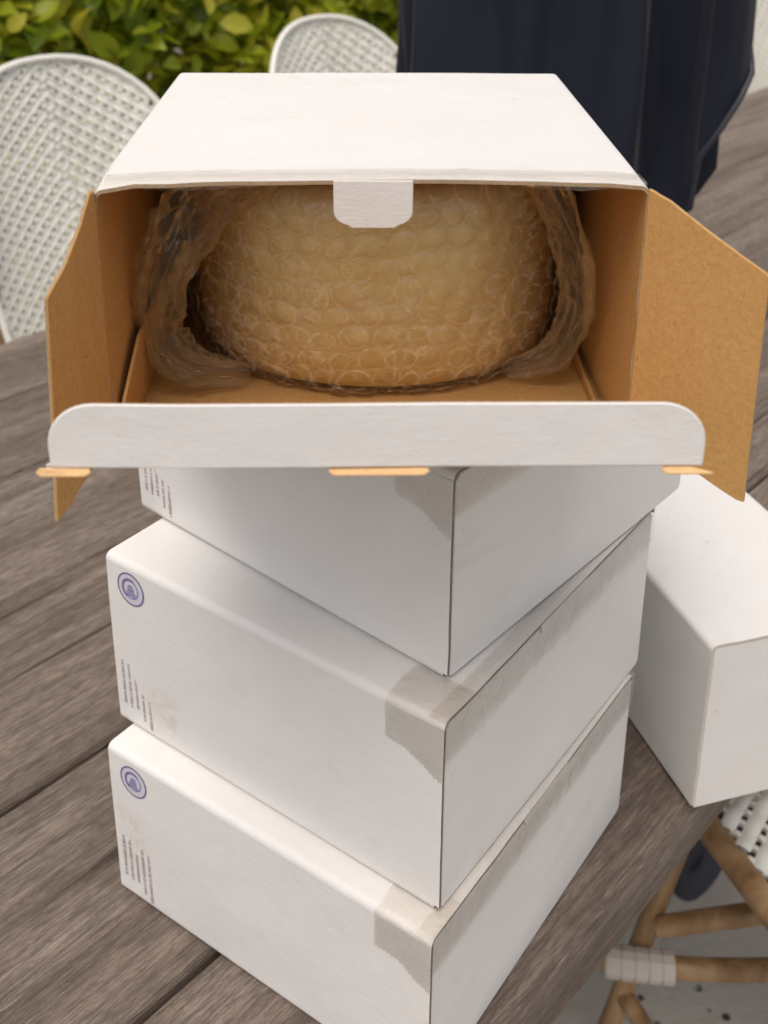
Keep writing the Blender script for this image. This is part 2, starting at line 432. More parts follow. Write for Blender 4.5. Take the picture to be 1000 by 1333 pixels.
for yy in (-.36, .36):
    mb = MB(); mb.box((L0 + .12, yy - .014, TZ - .145), (L1 - .12, yy + .014, TZ - .05)); mb.build('apron', WOOD, table)
for xx in (L0 + .15, -.7, .75, L1 - .15):
    mb = MB(); mb.box((xx - .03, -.343, TZ - .10), (xx + .03, .343, TZ - .05)); mb.build('crossbar', WOOD, table)
for xx in (L0 + .16, L1 - .16):
    for yy in (-.33, .33):
        mb = MB(); mb.box((xx - .04, yy - .04 - .012*(1 if yy < 0 else -1)*0, .02), (xx + .04, yy + .04, TZ - .146)); mb.build('leg', WOOD, table)

# ------------------------------------------------------------------ cardboard boxes
BT = .0017
BOARD = [BRDC]
def arc(cx, cz, r, a0, a1, k=5): return [(cx + r*cos(lerp(a0, a1, j/k)), cz + r*sin(lerp(a0, a1, j/k))) for j in range(k + 1)]
def wrap_panel(name, path, y0, y1, parent, ny=14, bow=0., seed=0, dfun=None):
    """a board panel whose cross-section in x-z is path (outer side on the left when walking along it reversed)"""
    mb = MB(); go, gi = [], []; n = len(path)
    tot = [0.]
    for k in range(1, n): tot.append(tot[-1] + sqrt((path[k][0]-path[k-1][0])**2 + (path[k][1]-path[k-1][1])**2))
    for k, (x, z) in enumerate(path):
        a = path[max(k-1, 0)]; b = path[min(k+1, n-1)]; dx, dz = b[0]-a[0], b[1]-a[1]; l = sqrt(dx*dx+dz*dz)
        nx, nz = -dz/l, dx/l
        ro, ri = [], []
        for j in range(ny + 1):
            v = j/ny; y = lerp(y0, y1, v); u = tot[k]/tot[-1]
            d = bow*sin(pi*u)*sin(pi*(.12 + .76*v)) + noise.noise(Vector((x*16 + seed, y*16, z*16)))*.0005*min(1, 4*u, 4*(1-u)) + noise.noise(Vector((x*70 + seed, z*70, y*30)))*.0009*math.exp(-y/.007)
            e = dfun(x, y) if dfun else 0
            ro.append((x + nx*d, y, z + nz*d + e)); ri.append((x + nx*(d - BT), y, z + nz*(d - BT) + e))
        go.append(ro); gi.append(ri)
    mb.slab(go, gi); return mb.build(name, BOARD[0], parent, auto=.9)
def lin(a, b, k=8): return [(lerp(a[0], b[0], j/k), lerp(a[1], b[1], j/k)) for j in range(k + 1)]
def sleeve(root, W, D, H, r, bows=(0,0,0), seed=0, dfun=None, cut=0.):
    # clockwise seen from the open front: left wall up, top to the right, right wall down, base back to the left
    left = lin((0, r), (0, H - r)); right = lin((W, H - r), (W, r))
    top = arc(r, H - r, r, pi, pi/2)[:-1] + lin((r, H), (W - r, H), 16) + arc(W - r, H - r, r, pi/2, 0)[1:]
    base = arc(W - r, r, r, 0, -pi/2)[:-1] + lin((W - r, 0), (r, 0), 10) + arc(r, r, r, -pi/2, -pi)[1:]
    lp = wrap_panel('side_panel', left, 0, D, root, bow=bows[0], seed=seed)
    wrap_panel('side_panel', right, cut, D, root, bow=bows[0], seed=seed + 3)
    tpn = wrap_panel('top_panel', top, 0, D, root, bow=bows[1], seed=seed + 5, dfun=dfun)
    wrap_panel('base_panel', base, cut, D, root, bow=0, seed=seed + 7)
    ins = BT + .0004
    plate('back_panel', [(ins, ins), (W - ins, ins), (W - ins, H - ins), (ins, H - ins)], (W, D, 0), (-1,0,0), (0,0,1), BT, BRD, root)
    return lp, tpn

def emblem(root, y, z, x=-.0004, R=.0106, rot=0.):
    """round blue printed mark on the left face: double ring, crescent and a little stepped house"""
    def P(a, b, lift=0): return (x - lift, y - a*cos(rot) + b*sin(rot), z + b*cos(rot) + a*sin(rot))
    def ring(mb, r1, r0, lift, mi, a0=0, a1=2*pi, k=40):
        g = [[P(rr_*cos(lerp(a0,a1,j/k)), rr_*sin(lerp(a0,a1,j/k)), lift) for j in range(k + 1)] for rr_ in (r1, r0)]
        mb.grid(g, mi, True)
    mb = MB(); ring(mb, R, 0.0, 0, 1); ring(mb, R, R*.90, .00012, 0); ring(mb, R*.60, R*.50, .00012, 2)
    ring(mb, R*.66, R*.52, .00016, 0, radians(60), radians(235))
    for k, (h, wd) in enumerate(((-.36,.34), (-.22,.34), (-.08,.26), (.06,.26), (.20,.16))):
        g = [[P(R*sx*wd, R*(h + sz*.05), .00014) for sx in (-1, 1)] for sz in (-1, 1)]; mb.grid(g, 2 if k % 2 else 0)
    mb.build('emblem', [INK_BLUE, INK_PALE, INK_MID], root)
def text_lines(root, D, H, seed):
    """small print set sideways, as broken grey lines: it is too small to read"""
    rs = random.Random(seed)
    for k, (z0, z1) in enumerate(((.016,.047), (.015,.046), (.016,.038), (.010,.045), (.006,.044))):
        mb = MB(); yc = D - .0065 - k*.0052; z = z0
        while z < z1:
            l = rs.uniform(.0007, .0019)
            wd = rs.uniform(.0007, .0012); g = [[(-.0005, yc - sy*wd, min(z + sz*l, z1)) for sy in (-1, 1)] for sz in (0, 1)]; mb.grid(g)
            z += l + rs.choice((.0003, .0003, .0004, .0011))
        mb.build('printed_line', INK_GREY, root)

def stain_mat():
    q = bpy.data.materials.new('brown_stain'); q.use_nodes = True; n = N(q); v = n.coord()
    n.b.inputs['Base Color'].default_value = (.50,.37,.23,1); n.b.inputs['Roughness'].default_value = .6
    a = n.ramp(n.noise(v, 120, 5, .7, 1.), [(.44, (0,0,0)), (.70, (.24,.24,.24))])
    at = n.new('Attribute'); at.attribute_name = 'rim'; a = n.math('MULTIPLY', a, at.outputs['Fac'])
    tr = n.new('BsdfTransparent'); mx = n.new('MixShader'); n.link(a, mx.inputs[0]); n.link(tr.outputs[0], mx.inputs[1]); n.link(n.b.outputs[0], mx.inputs[2])
    n.link(mx.outputs[0], n.t.nodes['Material Output'].inputs['Surface']); return q
STAIN = stain_mat()
def stain(par_, y0, y1, z0, z1):
    mb = MB(); mb.grid([[(-.0009, lerp(y0, y1, j/12), lerp(z0, z1, k/12)) for j in range(13)] for k in range(13)], 0, True)
    o = mb.build('stain', STAIN, par_); a = o.data.attributes.new('rim', 'FLOAT', 'POINT')
    a.data.foreach_set('value', [sm(1 - max(abs(j/6 - 1), abs(k/6 - 1)))**.6 for k in range(13) for j in range(13)])
def tapes(root, W, H, r, seed, band=.024, patch=(.033, .027), patch_len=.022):
    rs = random.Random(seed); mb = MB(); g = []
    path = [(-.0007, H - band), (-.0007, H - band*.6), (-.0008, H - band*.3), (-.0009, H - .002), (-.0004, H + .0004), (.003, H + .0008), (.009, H + .0007)]
    nx = 90
    for k, (y, z) in enumerate(path):
        row_ = []
        for j in range(nx + 1):
            x = lerp(-.0004, W, j/nx); q = noise.noise(Vector((x*60 + seed, k*1.7, 2.)))
            cr = max(0, noise.noise(Vector((x*170, k*2.1 + seed, 7.))))*.0012*sm((noise.noise(Vector((x*14 + seed*3, 1., 1.))) - .02)*5)
            lump = math.exp(-((x/W - (.50, .62, .70)[seed % 3])/.07)**2)*(1 if 0 < k < 6 else .3)
            cr += lump*max(0, noise.noise(Vector((x*130, z*130, seed*5.))) + .15)*.0026
            row_.append((x, y - cr, z + (q*.0004 if k in (0,) else 0) + cr*(.6 if 0 < k < 5 else 0)))
        g.append(row_)
    mb.grid(g); mb.build('tape', TAPE, root, True)
    # the end of the strip, folded round the corner on to the left face and the top
    mb = MB(); g = []; pl, ph = patch; e = .0007
    prof = [(-e, H - ph), (-e, H - ph*.7), (-e, H - ph*.4)] + [(px - 0*e, pz) for px, pz in arc(r, H - r, r + e, pi, pi/2)] + [(r + patch_len*.5, H + e), (r + patch_len, H + e)]
    ny = 26
    for k, (x, z) in enumerate(prof):
        row_ = []
        for j in range(ny + 1):
            y = lerp(-.0006, pl, j/ny); zz = z
            if k == 0: zz += (.0012 if j % 2 else 0) + noise.noise(Vector((y*140, seed, 0)))*.0010 - .008*sm(1 - j/ny*1.5) + .003*j/ny
            row_.append((x - abs(noise.noise(Vector((y*120, z*120, seed))))*.0004*(k < 4), y + (noise.noise(Vector((z*150, x*90, seed)))*.002 if j == ny else 0), zz))
        g.append(row_)
    mb.grid(g, 0, True); mb.build('tape', TAPE, root, True)

def closed_box(label, x, y, t, D, W, H, z, seed):
    # x, y: the corner nearest the camera; the taped front lies on the right-hand face
    root = thing('cardboard_box', label, 'box', (x, y, TZ + z), pi/2 - t, 'closed white boxes in the stack')
    r = .0042
    lp, tpn = sleeve(root, W, D, H, r, (.0009, -.0008, 0), seed*11, None, BT + .0012)
    i = BT + .0009
    rad = .004
    out = [(i, .0008 + rad*.4), (i + rad*.4, .0008)] + [(W - .0006 - rad + rad*cos(q), .0008 + rad - rad*abs(sin(q))) for q in (pi/2, pi/3, pi/6, 0)] + [(W - .0006, H - i - rad), (W - .0006 - rad, H - i), (i + rad, H - i), (i, H - i - rad)]
    plate('front_lid', out, (0, .0006, 0), (1,0,0), (0,0,1), BT, BRDC, root, .0006, lambda a, b: -.0009*sin(pi*a/W)*sin(pi*b/H), 6)
    # the locking tongue of the top, pushed into the slot in the lid
    plate('tongue', [(W/2 - .024, H - .0065), (W/2 + .024, H - .0065), (W/2 + .026, H - .0012), (W/2 - .026, H - .0012)], (0, -.0001, 0), (1,0,0), (0,0,1), .0006, BRD, tpn, .0001)
    emblem(lp, D - .0192 + (seed - 2)*.0008, H - .0165 - (seed % 2)*.0008, rot=(seed - 1.6)*.13)
    text_lines(lp, D, H, seed)
    if seed == 1: stain(lp, D - .030, D - .002, .034, .078); stain(lp, D - .026, D - .006, .040, .055)
    if seed == 2: stain(lp, D - .060, D - .022, .006, .046)
    tapes(root, W, H, r, seed)
    return root
closed_box('bottom white cardboard box of the stack, standing on the wooden table', .0248, .4048, .6106, .2241, .2352, .1122, .0, 1)
closed_box('second white box from the bottom of the stack, blue emblem near its top corner', .0288, .4197, .6287, .2275, .2306, .1171-.0004, .1126, 2)
closed_box('third white box from the bottom, directly under the open box', .0313, .4473, .7118, .2305, .2342, .1141-.0004, .2297, 3)

BOARD[0] = BRD
# the open box on top of the stack; local origin = bottom left corner of its opening
W4, D4, H4 = .2291, .2392, .1284; Z4 = .34341 + .0004; T4 = -.0213
ox, oy = .1095 - W4*cos(T4), .459 - W4*sin(T4)*-1
obx = thing('open_cardboard_box', 'open white box with brown inside and flaps spread, on top of the stack', 'box', (.1095 - W4*cos(.0213), .459 + W4*sin(-.0213)*1, TZ + Z4), .0213)
obx.location = (-.1195, .4541, TZ + Z4)
def sag(x, y):                                # the free front edge of the top curls at its left corner
    k = max(0, 1 - y/.05)
    return k*k*(.0022*sin(pi*min(1, max(0, (x - .01)/W4))) - .0032*max(0, 1 - x/.02)**2 - .0012*max(0, (x - W4 + .02)/.02)**2)
lp4, top4 = sleeve(obx, W4, D4, H4, .004, (.0006, .0006, 0), 90, sag)
inv = Matrix.Rotation(-.0213, 4, 'Z')
def l4(x, y, z): return inv @ (Vector((x, y, z)) - Vector((-.1195, .4541, .34341)))
# lid panel, hinged on the base and tilted up towards the camera, with the tuck flap at its end
LA = radians(28.9); LL = .1205
ed = Vector((0, -cos(LA), sin(LA))); eu = Vector((0, sin(LA), cos(LA)))
lidm = (WHITE, KRAFT, EDGE)
lid4 = plate('lid_panel', [(.002, .0015), (.002, LL), (W4 - .0015, LL), (W4 - .0015, .0015)], (0, -.0006, .0004), (1,0,0), ed, BT, lidm, obx, .0004)
# tuck flap: rounded ends, folded up at the crease
def tuck():
    h = .0252; rad = .0165; x0, x1 = .0035, W4 - .0012; o = [(x0, .0006)]
    o += [(x1, .0006)][::1]
    o = [(x1, .0004)] + [(x1 - rad + rad*cos(a_), h - rad + rad*sin(a_)*1.0) for a_ in [lerp(0, pi/2, k/9) for k in range(10)]] + \
        [(x0 + rad + rad*cos(a_), h - rad + rad*sin(a_)) for a_ in [lerp(pi/2, pi, k/9) for k in range(10)]] + [(x0, .0004)]
    return o
crease = Vector((0, -.0006, .0004)) + ed*LL
b_ = LA - radians(31)
tu = Vector((0, sin(b_), cos(b_)))
plate('tuck_flap', tuck(), crease, (1,0,0), tu, BT, BRD, lid4, .0005, lambda a, b: .0006*sin(a*34) + .0012*sin(pi*a/W4), 5)
for (xa, xb, skew) in ((-.0015, .0175, 0), (.0985, .1335, 0), (.2135, W4 + .0025, 1)):      # raw board showing in the slots of the crease
    q = .0032
    if skew: out = [(xa + .001, -.0004), (xb - .009, -.0004), (xb, q*.8), (xb - .001, q), (xa + .002, q), (xa, q*.5)]
    else: out = [(xa + .001, -.0004), (xb - .001, -.0004), (xb, q*.5), (xb - .002, q), (xa + .002, q), (xa, q*.5)]
    plate('lid_tab', out, crease - ed*.0006 - tu*.0006, (1,0,0), (ed*.75 - tu*.66).normalized(), .0009, (RAW, RAW, RAW), lid4, .0003)
# frayed tape end at the left tab
mb = MB(); g = []
for k in range(6):
    g.append([Vector((-.0045 + .014*j/8, 0, 0)) + crease + ed*(.001 + k*.0009) + tu*(-.0022 + .0004*k + noise.noise(Vector((j*1.3, k*1.9, 3)))*.0011 + .0022*max(0, 1 - j/3)) for j in range(9)])
mb.grid(g); mb.build('tape', TAPE, obx, True)
# side flaps
A = l4(.1095, .459, .34341); B = l4(.1535, .4244, .34341); e = (B - A); e.z = 0; e.normalize()
A = Vector((W4 - BT, -.0002, 0))
rf = [(.0004,.1272), (.003,.1266), (.0061,.1255), (.011,.1241), (.0531,.1027), (.0545,.1015), (.0552,.0519), (.0562,.0), (.053,.0002), (.0484,.0018), (.0317,.0085), (.0189,.0115), (.006,.0125), (.0004,.0125)]
plate('side_flap', list(reversed(rf)), A, e, (0,0,1), BT, (KRAFT, WHITE, EDGE), obx, .0005, lambda a, b: .0018*sin(pi*min(1, max(0, a/.056)))*1, 4)
A = l4(-.1195, .464, .34341); B = l4(-.1335, .4161, .34341); e = (B - A); e.z = 0; e.normalize(); A = Vector((BT, -.0002, 0))
lf = [(.0004,.1265), (.0048,.1262), (.0148,.1157), (.0287,.1039), (.0415,.0958), (.0425,.0945), (.0459,.0489), (.0505,.0), (.047,.0006), (.0402,.0024), (.0332,.006), (.018,.011), (.0004,.012)]
e = Vector((l4(-.1335, .4161, 0).x - l4(-.1195, .464, 0).x, l4(-.1335, .4161, 0).y - l4(-.1195, .464, 0).y, 0)).normalized()
plate('side_flap', [(-a, b) for a, b in reversed(lf)], A, -e, (0,0,1), BT, (KRAFT, WHITE, EDGE), obx, .0005, lambda a, b: .0012*sin(pi*min(1, max(0, -a/.05))), 4)
# glued corner flap low on the left wall, and a low ledge on the right
cf = [(.004, .0022), (.004, .021), (.008, .028), (.045, .042), (.15, .044), (.15, .0022)]
plate('corner_flap', cf, (.0062, 0, 0), (0,1,0), (0,0,1), BT, (KRAFT, KRAFT, KRAFT), obx, .0004, lambda a, b: -.0025*sm(1 - b/.04))
plate('corner_flap', [(.006, .0022), (.15, .0022), (.15, .010), (.01, .007)], (W4 - .0055, .0, 0), (0,1,0), (0,0,1), BT, (KRAFT, KRAFT, KRAFT), obx, .0004)
# tongue of the top, hanging over the opening
tx0, tx1 = .0986, .1312
tw = tx1 - tx0; hh = .0198
o = [(0, .001), (0, -.0125)]
for k in range(1, 7):
    a_ = lerp(pi, 1.5*pi - .25, k/6); o.append((.0075 + .0075*cos(a_), -.0125 + .0062*sin(a_)))
o += [(.0068, -.0192), (.0072, -hh), (tw - .0072, -hh), (tw - .0068, -.0192)]
for k in range(6):
    a_ = lerp(1.5*pi + .25, 2*pi, k/6); o.append((tw - .0075 + .0075*cos(a_), -.0125 + .0062*sin(a_)))
o += [(tw, -.0125), (tw, .001)]
plate('tongue', o, (tx0, -.0008, H4 + .0012), (1,0,0), (0,-.06,1), .0012, BRD, top4, .0003)
# tape along the front edge of the top, its sticky side drooping below the edge left of the tongue
mb = MB(); g = []
for k, (y, dz) in enumerate(((.0145, 0), (.010, .0001), (.005, .0002), (.001, .0003), (-.0008, -.0002))):
    row_ = []
    for j in range(81):
        x = lerp(.004, W4 - .002, j/80)
        zt = H4 + .0012 + sag(x, y) + .0006*sin(pi*x/W4)
        wr = max(0, noise.noise(Vector((x*50, y*400, 4))))*.0007 + max(0, noise.noise(Vector((x*15, y*900, 1.))))*.0009*max(0, 1 - abs(x - .116)/.03)
        row_.append((x, y + (noise.noise(Vector((x*40, 2, 8)))*.0004 if k == 0 else 0), zt + dz + wr))
    g.append(row_)
mb.grid(g, 0, True); mb.build('tape', TAPE, obx, True)
mb = MB(); g = []
for k in range(4):
    g.append([(lerp(.014, .098, j/40), .0006 + k*.0002, H4 - .0001 + sag(lerp(.014, .098, j/40), 0) - k*.0011*(sin(pi*(j/40)**.6)) + noise.noise(Vector((j*.5, k, 3)))*.0007) for j in range(41)])
mb.grid(g); mb.build('tape', TAPE, obx, True)
mb = MB(); g = []
for k in range(3):
    g.append([(lerp(.175, .222, j/20), .0004 + k*.0002, H4 - .0001 - k*.0012*(sin(pi*(j/20))) + noise.noise(Vector((j*.6, k, 9)))*.0007) for j in range(21)])
mb.grid(g); mb.build('tape', TAPE, obx, True)

# single box at the table edge on the right
BOARD[0] = BRDC = (WHITE, KRAFT, PALE)
a5 = radians(16.9)
b5 = thing('cardboard_box', 'single white box standing at the table edge, right of the stack', 'box', (.207, .5971, TZ + .0004), a5)
W5, D5, H5 = .1272, .235, .1325
sleeve(b5, W5, D5, H5, .004, (.0006, .0006, 0), 55, None, BT + .0012)
plate('front_lid', [(BT + .0005, .0006), (W5 - .0005, .0006), (W5 - .0005, H5 - BT - .0006), (BT + .0005, H5 - BT - .0006)], (0, .0004, 0), (1,0,0), (0,0,1), BT, BRDC, b5, .0006)
# ------------------------------------------------------------------ bubble-wrapped parcel in the open box
PC = Vector((-.0045, .5985, .34341 + .0028)); PR = .0905; PH = .112
XS = 1.145
par = thing('bubble_wrapped_parcel', 'round tan object in clear bubble wrap, lying inside the open box', 'parcel', (PC.x, PC.y, TZ + PC.z), 0)
par.scale = (1, 1, 1)
TAN = mat('tan_ceramic', (.70,.47,.22), .5, .3); nn_ = N(TAN)
nn_.link(nn_.mix(nn_.noise(nn_.coord(), 30, 3), (.97,.72,.32), (1.,.86,.50)), nn_.b.inputs['Base Color'])
mb = MB(); g = []
for rr_, z in ((.0, .0015), (.073, .0015), (.079, .004), (.0822, .012), (.084, .03), (.084, .06), (.0835, .09), (.080, .100), (.072, .104), (0, .104)):
    g.append([(rr_*cos(2*pi*j/64)*XS, rr_*sin(2*pi*j/64), z) for j in range(64)])
mb.grid(g, 0, False, True); mb.build('round_block', TAN, par, True)
def wrap_layer(name, R, seed, bh, rim_w):
    """film with a hexagonal field of round air bubbles, bent round the block (its hidden back is left open)"""
    rs = random.Random(seed); NA, NZ = 520, 150; p = .0132
    A0, A1 = .86*pi, 2.14*pi
    cells = {}
    def cen(i, j):
        if (i, j) not in cells: cells[i, j] = (rs.uniform(-.0014,.0014), rs.uniform(-.0012,.0012), rs.uniform(.7, 1.12), rs.random() < .3, rs.uniform(.8, 1.15))
        return cells[i, j]
    vs, rim = [], []
    for kz in range(NZ + 1):
        zz = lerp(.0, PH, kz/NZ)
        e = min(1, zz/.020); e2 = min(1, (PH - zz)/.02)
        prof = R - .012*(1 - sqrt(max(0, 1 - (1 - min(1, zz/.034))**2))) - .016*(1 - sqrt(max(0, 1 - (1 - e2)**2)))
        for ka in range(NA + 1):
            a = lerp(A0, A1, ka/NA); sx = a*R + .003*sin(zz*60 + seed)
            zq = zz + noise.noise(Vector((a*1.3, zz*12, seed)))*.006
            j0 = int(round(zq/(p*.866))); hsum = 0; rv = 0
            for j in (j0 - 1, j0, j0 + 1):
                off = .5*(j % 2); i0 = int(round(sx/p - off))
                for i in (i0 - 1, i0, i0 + 1):
                    jx, jz, sc, flat, asp = cen(i, j)
                    dx = (sx - (i + off)*p - jx)*asp; dz = (zq - j*p*.866 - jz)/asp
                    d = sqrt(dx*dx + dz*dz)/(.0058*sc)
                    if d < 1: hsum = max(hsum, (1 - d**3.4)**1.*bh*sc*(.3 if flat else 1))
                    rv = max(rv, math.exp(-((d - 1)/rim_w)**2)*(.45 + .55*noise.noise(Vector((dx*220, dz*220, i*3. + j*7.)))))
            c_, s_ = cos(a), sin(a)
            cr = noise.noise(Vector((c_*4, s_*4, zz*25 + seed)))*.0016 + noise.noise(Vector((c_*26, s_*26, zz*60 + seed)))*.0003
            # stretch creases running across the film
            q = noise.noise(Vector((c_*10, s_*10, zz*150 + seed*2))); wr = max(0, .14 - abs(q))/.14
            wr *= sm(noise.noise(Vector((c_*5 + 9, s_*5, zz*18)))*3 + .45)
            r = prof + hsum + cr + wr*.00015
            ed = noise.noise(Vector((c_*9, s_*9, seed)))*.003*(1 - e)
            vs.append((r*c_*XS, r*s_, max(.0004, zz + ed))); rim.append(max(0, rv)*.95 + wr*.40)
    fs = [(k*(NA+1) + j, k*(NA+1) + j+1, (k+1)*(NA+1) + j+1, (k+1)*(NA+1) + j) for k in range(NZ) for j in range(NA)]
    me = bpy.data.meshes.new(name); me.from_pydata(vs, [], fs); me.materials.append(BUBBLE)
    me.polygons.foreach_set('use_smooth', [True]*len(fs))
    at = me.attributes.new('rim', 'FLOAT', 'POINT'); at.data.foreach_set('value', rim)
    o = bpy.data.objects.new(name, me); C.objects.link(o); o.parent = par
wrap_layer('bubble_wrap', PR, 3, .0013, .085)
wrap_layer('bubble_wrap', PR - .0044, 11, .0009, .085)
# top sheet
mb = MB(); g = []
for k in range(14):
    rr_ = (PR - .012)*(1 - k/13)
    g.append([(rr_*cos(2*pi*j/72), rr_*sin(2*pi*j/72), PH - .001 + noise.noise(Vector((rr_*cos(2*pi*j/72)*40, rr_*sin(2*pi*j/72)*40, 1)))*.004) for j in range(72)])
mb.grid(g, 0, False, True); mb.build('bubble_wrap', BUBBLE, par, True)
def twist(pts, rads, seed, seg=44, sub=80, sq=.55):
    """crumpled loose end of the wrap: a ridged, flattened rope of film"""
    P_ = [Vector(p) - PC for p in pts]; n = len(P_) - 1; mb = MB(); g = []
    def at(t):
        x = t*n; i = min(n - 1, int(x)); f = x - i
        p0, p1, p2, p3 = P_[max(i-1, 0)], P_[i], P_[i+1], P_[min(i+2, n)]
        q = .5*((2*p1) + (p2 - p0)*f + (2*p0 - 5*p1 + 4*p2 - p3)*f*f + (3*p1 - p0 - 3*p2 + p3)*f**3)
        return q, lerp(rads[i], rads[i+1], f)
    for k in range(sub + 1):
        t = k/sub; c, R = at(t); tg = (at(min(1, t + .01))[0] - at(max(0, t - .01))[0]).normalized()
        a = Vector((0, 1, 0)); a = (a - tg*a.dot(tg)).normalized(); b = tg.cross(a); row_ = []
        for j in range(seg):
            th = 2*pi*j/seg + t*2.2
            q = Vector((cos(th)*1.1, sin(th)*1.1, t*3.2 + seed))
            rd = 1.05 - abs(noise.noise(q*1.3))*1.2 + (.3 - abs(noise.noise(q*2.4)))*.35
            rd -= .9*max(0, .3 - abs(noise.noise(Vector((cos(th)*3.2, sin(th)*3.2, t*2.6 + seed)))))
            row_.append(c + (a*cos(th)*.8 + b*sin(th)*sq*1.25)*R*max(.3, rd))
        g.append(row_)
    mb.grid(g, 0, False, True); return mb.build('wrap_end', FILM, par, True)
twist([(-.050,.510,.462), (-.074,.511,.452), (-.094,.513,.432), (-.107,.516,.405), (-.109,.519,.380), (-.095,.524,.359), (-.068,.530,.351)], [.008,.022,.028,.024,.019,.018,.008], 3)
twist([(-.03,.505,.464), (-.06,.506,.4635), (-.09,.510,.459)], [.005,.008,.006], 8, 18, 30)
twist([(.062,.512,.464), (.074,.515,.455), (.085,.519,.435), (.0925,.522,.41), (.0935,.526,.385), (.084,.531,.363), (.062,.535,.352)], [.006,.012,.013,.015,.015,.013,.006], 21)
# ------------------------------------------------------------------ chairs
def weave(mb, to3, inside, u0, u1, v0, v1, pitch=.0200, wd=.0160, ang=radians(36), mi=0, dark=None, cs=.0048):
    """herringbone weave: broad strands meeting at the centre line, short cross strands in the gaps"""
    ta = math.tan(ang); vp = pitch/cos(ang); k = -40
    step = .0125
    for side in (-1, 1):
        for k in range(-60, 90):
            vc = v0 + k*vp; u = -.008; rows = []
            while u <= max(abs(u0), abs(u1)):
                v = vc - u*ta
                if inside(side*max(u, 0), v):
                    rr_ = []
                    wob = .0016*sin(u/step*pi + k*pi)
                    for q in (-1, -.4, .4, 1):
                        du, dv = q*wd/2*sin(ang), q*wd/2*cos(ang)
                        rr_.append(to3(side*(u + du), v + dv, .0028*(1 - q*q) + wob))
                    rows.append(rr_)
                elif rows:
                    if len(rows) > 1: mb.grid(rows, mi, side > 0)
                    rows = []
                u += step/2
            if len(rows) > 1: mb.grid(rows, mi, side > 0)
            # cross strands bridging the gap below this band
            u = .004 + (k % 2)*step*.5
            while u <= max(abs(u0), abs(u1)):
                v = vc - u*ta; vm = v - vp/2
                if inside(side*u, vm):
                    h = (pitch - wd)/2 + .003
                    def pt(al, ac, lift): return to3(side*(u + al*cos(ang) + ac*sin(ang)), vm - al*sin(ang) + ac*cos(ang), lift)
                    mb.grid([[pt(-cs, -h, -.001), pt(cs, -h, -.001)], [pt(-cs*.8, 0, .0016), pt(cs*.8, 0, .0016)], [pt(-cs, h, -.001), pt(cs, h, -.001)]], mi, side < 0)
                    if dark is not None:
                        al = step*.5
                        mb.grid([[pt(al - .004, -h, -.0035), pt(al + .004, -h, -.0035)], [pt(al - .004, h, -.0035), pt(al + .004, h, -.0035)]], dark, side < 0)
                u += step
